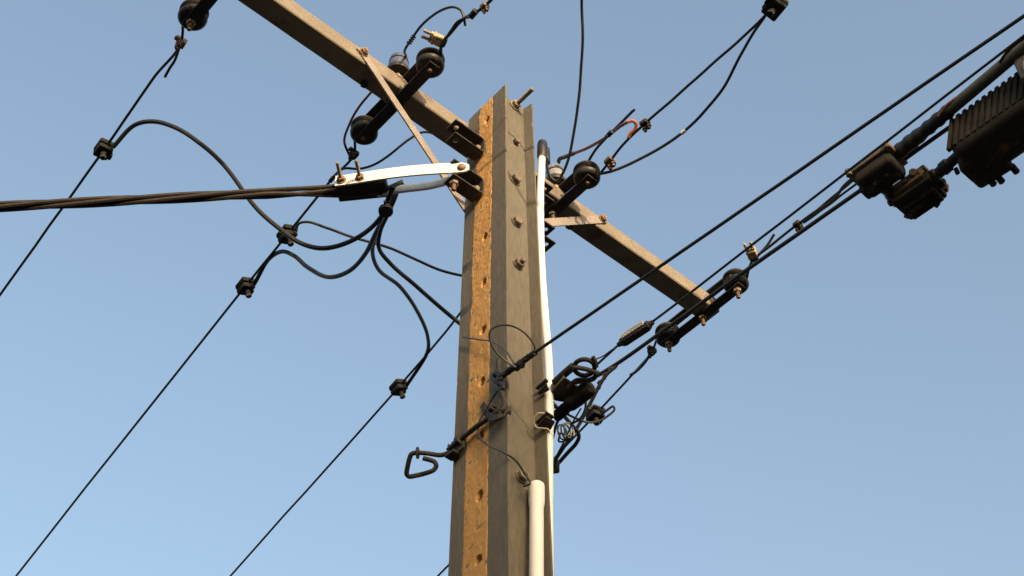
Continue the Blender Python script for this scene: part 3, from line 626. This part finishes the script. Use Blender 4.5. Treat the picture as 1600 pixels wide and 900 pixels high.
# ------------------------------------------------------------------ fittings on the right side of the pole
xr = hx(5.35); yR = -.165
rb = thing('side_bracket', 'dark plate bracket with a coiled eye bolt on the right side of the pole', 'bracket', at(860, 605, x=xr))
pz = at(880, 608, y=yR).z
for i, (q4, zz) in enumerate((([(836.5, 607), (853, 592.5), (857, 597), (841, 610)], .018), ([(839.5, 614.5), (854, 600), (858, 610), (843, 618)], -.006))):
    zz += at(846, 606, y=-hy(5.4) - .012).z
    part('clip_plate', MB().prism([at(*p, z=zz) for p in q4], (0, 0, .005)), 'dark_iron', rb)
P = [at(*p, z=pz) for p in ((854, 622), (882, 590), (905, 605), (880, 627))]
part('plate', MB().prism([p + V((0, 0, -.0035)) for p in P], (0, 0, .007)), 'dark_iron', rb)
part('plate_lip', MB().box((P[0] + P[1]) / 2 + V((0, 0, .014)), (P[1] - P[0]) / 2, V((0, 0, .016)), (P[1] - P[0]).cross(V((0, 0, 1))).normalized() * .003, .0008), 'edge_iron', rb)
ring = [at(867, 598, z=pz + .02), at(882, 584, z=pz + .02), at(896, 572, z=pz + .02)]
part('shank', MB().tube(ring, .0125, 12), 'dark_iron', rb)
pts = [at(893 + 0, 575, z=pz + .02)]
for i in range(15):
    t = math.radians(195 + 24.5 * i); pts.append(at(913 + 16 * math.cos(t), 574 + 12.5 * math.sin(t), z=pz + .02 - .0014 * i))
pts += [at(931, 583, z=pz - .006), at(927, 592, z=pz - .01), at(914, 594, z=pz - .01), at(902, 594, z=pz - .01), at(893, 600, z=pz - .008), at(886, 606, z=pz - .008)]
part('coiled_eye', MB().tube(spline(pts, 4), .0072, 10), 'dark_iron', rb)
part('eye_tail', MB().tube(spline([at(932, 574, z=pz + .004), at(930, 565, z=pz + .012), at(926, 557, z=pz + .02)], 3), .0065, 8), 'dark_iron', rb)
# anchor clamp (long black wedge body) and its stirrup plates
az = at(905, 618, y=yR - .02).z
an = thing('anchor_clamp', 'bulky dark anchor clamp below the plate bracket right of the pole', 'cable clamp', at(905, 618, z=az))
A0, A1 = at(868, 652, z=az - .01), at(924, 603, z=az); ad = (A1 - A0); L = ad.length
part('wedge', MB().lathe(A0, ad, [(.016, 0), (.018, .01), (.019, L * .25), (.017, L * .34), (.022, L * .42), (.025, L * .62), (.0265, L * .82), (.026, L * .92), (.022, L * .98), (.010, L)], 18).rough(.0025, 34), 'matte_black', an)
part('wedge_nub', MB().lathe(at(885, 630, z=az - .012), ad + V((0, 0, -.02)), [(.004, 0), (.012, .004), (.014, .014), (.012, .028), (.006, .034)], 12), 'cast_housing', an)
zq = at(848, 658, y=-hy(5.2) - .014).z
for q4, zz in (([(836.5, 661), (854, 644), (866, 652), (850, 668)], zq + .022), ([(840, 666), (853, 651), (867, 660), (858, 676)], zq - .004)):
    part('stirrup', MB().prism([at(*p, z=zz) for p in q4], (0, 0, .005)), 'dark_iron', an)
wire('loop_wire', run([(851, 646), (842, 646), (835, 653), (834, 661), (838, 668), (848, 669.5), (856, 671), (859, 676)], None, None, dep(at(848, 655, y=-hy(5.2) - .02)), dep(at(848, 655, y=-hy(5.2) - .02))), .0028, 'beige_wire', 'beige wire loop round the stirrup plates at the right pole edge', 'wire')
cz = dep(at(885, 672, z=az - .03)); cp = []
for i in range(61):
    t = i / 60 * 2 * math.pi * 3.2; q = i / 60; cp.append(at(875 + 16 * q + 5.5 * math.cos(t) + 3 * math.sin(t), 676 - 5 * q + 11 * math.sin(t), d=cz + .02 * math.cos(t)))
wire('coiled_wire', cp, .0027, 'beige_wire', 'small coil of beige wire hanging right of the pole', 'wire', sub=2, wob=0)
dR = dep(at(900, 660, z=az - .03))
wire('loop_wire', run([(875, 676), (873, 690), (882, 689), (890, 680)], d0=cz, d1=cz), .003, 'thin_wire', 'dark end of the small wire coil right of the pole', 'wire')
wire('loop_wire', run([(886, 647), (900, 654), (918, 660), (936, 658), (950, 650), (960, 640), (958, 635), (950, 640), (940, 648)], d0=dR, d1=dR + .05), .0036, 'weathered_cable', 'dark wire loop swinging round the tap connector right of the pole', 'wire')
wire('loop_wire', run([(915, 622), (914, 640), (906, 655), (892, 663)], d0=dR, d1=dR), .0036, 'weathered_cable', 'short dark lead curving under the anchor clamp', 'wire')
wire('loop_wire', run([(920, 640), (926, 634), (934, 637), (940, 645)], d0=dR + .02, d1=dR + .05), .004, 'weathered_cable', 'short lead bent over the top of the tap connector right of the pole', 'wire')
wire('loop_wire', run([(908, 638), (896, 658), (884, 684), (870, 712), (860, 736)], d0=dR, d1=dR + .05), .0026, 'thin_wire', 'thin wire tail trailing down from the anchor clamp to the pole edge', 'wire')
# service cable doubling back to the junction at the pole
wire('service_cable', run([(862, 628), (880, 648), (896, 667), (903, 676), (904, 684), (899, 694), (885, 709), (866, 731)], None, None, dR + .02, dR + .1), .0062, 'black_rubber', 'thick black cable bending back sharply towards the right pole edge', 'cable')
jb = at(867, 729, d=dR + .08); tag(put('cable_end_cap', MB().box(jb, CR * .014, CU * .02, CF * .016, .005, 2).rough(.002).mesh('cable_end_cap', jb), 'black_rubber', None, jb), 'black cable end cap at the right pole edge', 'cable end')
# lower strand carrying the tap boxes, and its grip
zT = 5.46; t0 = at(918, 594, z=zT); t1 = at(1168, 421, z=zT); t2 = at(1345, 297, z=zT); t3 = at(1600, 117, z=zT)
wire('strand', [at(894, 599, z=zT), t0, at(955, 574, z=zT), t1, t2, t3, ext(t2, t3, 12, -.2)], .0062, 'black_rubber', 'lowest black strand passing under the right-end rack to the tap boxes', 'strand', 'strands running to the right', sub=10, wob=.0006)
gp = thing('strand_tail', 'doubled black strand end dropping from the lowest strand towards the pole edge', 'wire', at(950, 582, z=zT))
ga = run([(962, 573), (949, 584), (938, 600), (925, 625), (902, 668), (880, 700), (866, 722), (856, 742)], None, None, dep(at(962, 573, z=zT)) - .01, dR + .06)
part('strand', MB().tube(spline(ga, 6), .0056, 8), 'black_rubber', gp)
gb = [p + CR * .008 * math.sin(i * 1.1) + CU * .004 for i, p in enumerate(spline(ga[:4], 8))]
part('lay_wire', MB().tube(gb, .004, 6), 'black_rubber', gp)
wire('strand_end', run([(935, 580), (920, 596), (905, 610), (890, 628), (876, 648), (862, 690), (854, 735)], d0=dep(t0) - .03, d1=dR - .03), .0045, 'black_rubber', 'thin strand end running down across the anchor clamp to the pole edge', 'wire')
# middle strand with ribbed splice
u0 = at(930, 572, z=pz + .01); zU = u0.z; u1 = at(974, 533, z=zU); u2 = at(1012, 508, z=zU); u3 = at(1600, 56, z=zU)
wire('strand', [u0, at(950, 554, z=zU), u1, u2, u2.lerp(u3, .33), u2.lerp(u3, .66), u3, ext(u2, u3, 12, -.2)], .0036, 'black_rubber', 'middle thin strand with the ribbed splice, running to the right edge', 'strand', 'strands running to the right', sub=10, wob=.0006)
wire('tie_wire', run([(930, 562), (942, 557), (955, 548), (968, 540)], d0=dep(u0), d1=dep(u1)), .002, 'thin_wire', 'thin tie wire beside the middle strand near the coiled eye bolt', 'wire')
us = (u1 + u2) / 2; sd = (u2 - u1).normalized(); sx = thing('splice', 'small ribbed grey splice block on the middle strand', 'splice', us, frame(sd)); sx['flip'] = 1
hl = (u2 - u1).length / 2
lpart('sp1', 'block', lambda: MB().box((0, 0, -.004), (hl, 0, 0), (0, .0125, 0), (0, 0, .010), .002), 'dark_iron', sx)
def ribs():
    m = MB(); m.box((0, .013, .003), (hl * .88, 0, 0), (0, .002, 0), (0, 0, .0085))
    for i in range(14): m.box(((i - 6.5) * hl * .128, .0155, .003), (hl * .03, 0, 0), (0, .0016, 0), (0, 0, .008))
    return m
lpart('sp2', 'ribbed_face', ribs, 'splice_panel', sx)
for s in (-1, 1): lpart(('sp3', s), 'end_collar', lambda: MB().lathe((s * hl * .96, 0, -.002), (s, 0, 0), [(.014, 0), (.014, .006), (.009, .012), (.007, .022)], 10), 'dark_iron', sx)

# ------------------------------------------------------------------ cable gear on the strand
sdir = (t3 - t2).normalized(); G = frame(sdir)                 # local x along the strand to the right edge, y to its left, z up
if (G @ V((0, 1, 0))).x > 0: pass
def gear(name, label, cat, p):
    o = thing(name, label, cat, p, G); o['flip'] = 1; return o
tb = gear('tap_box', 'flat dark cable tap box with a raised lid on the lowest strand', 'tap box', at(1371, 268, z=zT - .02))
lpart('tb1', 'housing', lambda: MB().box((0, -.010, -.006), (.060, 0, 0), (0, .042, 0), (0, 0, .022), .014, 3).box((.004, -.030, -.014), (.042, 0, 0), (0, .016, 0), (0, 0, .018), .007, 2).box((-.045, -.018, -.02), (.022, 0, 0), (0, .02, 0), (0, 0, .014), .007, 2).rough(.002, 40), 'cast_housing', tb)
lpart('tb2', 'lid', lambda: MB().box((0, -.004, .020), (.072, 0, 0), (0, .044, 0), (0, 0, .0075), .003, 2), 'edge_iron', tb)
for s in (-1, 1): lpart(('tb3', s), 'bolt', lambda: MB().cyl((s * .064, .036, .008), (s * .064, .038, .032), .010, 8, .002), 'edge_iron', tb)
for s in (-1, 1): lpart(('tb4', s), 'screw', lambda: MB().cyl((s * .02, -.004, -.027), (s * .02, -.004, -.033), .005, 8), 'bolt_steel', tb)
lpart('tb5', 'port', lambda: MB().lathe((-.01, -.04, -.018), (-.12, -1, -.12), [(.019, 0), (.021, .006), (.019, .014), (.0165, .022), (.0185, .03), (.0185, .048), (.015, .054), (.015, .07)], 14), 'black_rubber', tb)
spx = gear('splitter_box', 'rust-brown cable splitter with bolted corners hanging beside the tap box', 'splitter', at(1434, 303, z=zT - .05))
lpart('sb1', 'housing', lambda: MB().box((0, 0, -.008), (.062, 0, 0), (0, .046, 0), (0, 0, .020), .008, 2).box((0, -.012, -.026), (.052, 0, 0), (0, .030, 0), (0, 0, .010), .006, 2).rough(.0018, 40, 3), 'cast_housing', spx)
lpart('sb2', 'lid', lambda: MB().box((0, .006, .017), (.064, 0, 0), (0, .050, 0), (0, 0, .008), .004, 2).box((.004, .050, .004), (.048, 0, 0), (0, .008, 0), (0, 0, .018), .005, 2).rough(.0018, 40, 8), 'rusty_housing', spx)
for i in range(5): lpart(('sb3', i), 'rib', lambda: MB().box((0, -.036 + i * .012, -.0365), (.046, 0, 0), (0, .0022, 0), (0, 0, .003), .001), 'cast_housing', spx)
for i, (x, y, z) in enumerate(((-.066, .030, .0), (.030, .060, .012), (.064, -.034, .0), (-.060, -.036, -.004), (.046, .052, .006), (.002, .062, .004), (.02, -.054, -.012), (.070, -.008, -.006))):
    lpart(('sb4', i), 'bolt', lambda: MB().cyl((x * .9, y * .9, z), (x * 1.12, y * 1.12, z - .006), .012 if i in (1, 2, 7) else .0105, 8, .002), 'rusty_housing' if i in (1, 2, 3, 4) else 'cast_housing', spx)
lpart('sb5', 'port', lambda: MB().lathe((.058, .018, -.004), (1, .10, .06), [(.017, 0), (.021, .006), (.021, .018), (.016, .022), (.016, .034), (.020, .038), (.020, .058), (.015, .064), (.015, .10)], 14).box((.125, .006, -.022), (.006, 0, 0), (0, .005, 0), (0, 0, .012), .002), 'black_rubber', spx)
ap = gear('line_amplifier', 'large dark finned amplifier housing on the strand, cut by the right edge', 'amplifier', at(1571, 193, z=zT - .07))
lpart('am1', 'housing', lambda: MB().box((.07, -.008, -.012), (.210, 0, 0), (0, .070, 0), (0, 0, .050), .022, 3).box((.08, .01, .045), (.200, 0, 0), (0, .052, 0), (0, 0, .026), .010, 2).box((-.10, -.060, -.036), (.055, 0, 0), (0, .034, 0), (0, 0, .028), .016, 3).box((-.145, -.03, -.03), (.012, 0, 0), (0, .03, 0), (0, 0, .026), .006, 2).rough(.0045, 22, 6), 'cast_housing', ap)
for i in range(18):
    x0 = -.138 + i * .020
    lpart(('am2', i), 'fin', lambda: MB().prism([(x0 - .009, .055, -.036), (x0 + .001, .055, -.036), (x0 + .038, .055, .064), (x0 + .028, .055, .064)], (0, .013, 0)), 'cast_housing', ap)
for i, (x, y) in enumerate(((-.10, -.096), (-.055, -.096), (-.12, -.088))):
    lpart(('am3', i), 'foot', lambda: MB().cyl((x, y * .92, -.045), (x + .004, y * 1.06, -.070), .0095, 9, .002), 'cast_housing', ap)
lpart('am4', 'end_cover', lambda: MB().box((.165, .075, .03), (.060, 0, 0), (0, .026, 0), (0, 0, .045), .010, 2), 'pale_cover', ap)
lpart('am5', 'cover_latch', lambda: MB().tube(spline([V((.125, .102, .0)), V((.128, .104, .02)), V((.14, .104, .038)), V((.16, .102, .048))], 4), .0045, 8), 'pale_cover', ap)
# sleeves: black shrink sleeve out of the tap box, grey conduit beyond it
sl0, sl1 = at(1391, 249, z=zT + .005), at(1484, 172, z=zT + .01)
slv = thing('shrink_sleeve', 'lumpy black shrink sleeve between the tap box and the grey conduit', 'cable sleeve', sl0)
pts = [sl0.lerp(sl1, i / 24) for i in range(25)]
part('sleeve', MB().tube(pts, [.013 if i < 2 else (.0215 if i < 12 else .019) + .0018 * math.sin(i * 1.7) for i in range(25)], 14), 'black_rubber', slv)
gc1 = at(1606, 69, z=zT + .012); gd = (gc1 - sl1).normalized()
gco = put('grey_conduit', MB().tube([sl1 + gd * q for q in (-.012, .0, .2, .27, 2, 8)], .0170, 16).mesh('grey_conduit', sl1), 'grey_conduit', None, sl1); tag(gco, 'grey-green conduit running over the amplifier to the right edge', 'conduit')
lb = at(1499, 155, d=dep(sl1) - .02); ld = gd
tag(put('conduit_label', MB().box(at(1500, 152, d=dep(sl1) - .0215), ld * .030, ld.cross(CF).normalized() * .004, CF * .0012, .0006).mesh('conduit_label', lb), 'tag_white', None, lb), 'small pale sticker strip on the dark end of the conduit', 'sticker')
wire('sheathed_wire', run([(1466, 182), (1478, 166), (1492, 155), (1506, 146), (1520, 135)], d0=dep(sl1), d1=dep(sl1) - .04), .0045, 'red_sheath', 'dull red wire bulging over the shrink sleeve', 'wire')
wire('sheathed_wire', run([(1562, 98), (1572, 84), (1586, 70), (1602, 58), (1640, 30)], d0=dep(gc1) + .02, d1=dep(gc1) - .1), .0042, 'brown_cable', 'brown wire rising beside the conduit at the right edge', 'wire')
wire('sheathed_wire', run([(1248, 350), (1275, 330), (1295, 318), (1308, 305), (1318, 292), (1330, 281)], d0=4.55, d1=dep(t2) - .02), .0048, 'brown_cable', 'brown sheathed cable joining the tap box from below', 'wire')
wire('sheathed_wire', run([(1256, 348), (1280, 331), (1305, 313), (1322, 300), (1342, 284)], d0=4.57, d1=dep(t2)), .0034, 'matte_black', 'thin black lead beside the brown cable below the tap box', 'wire')
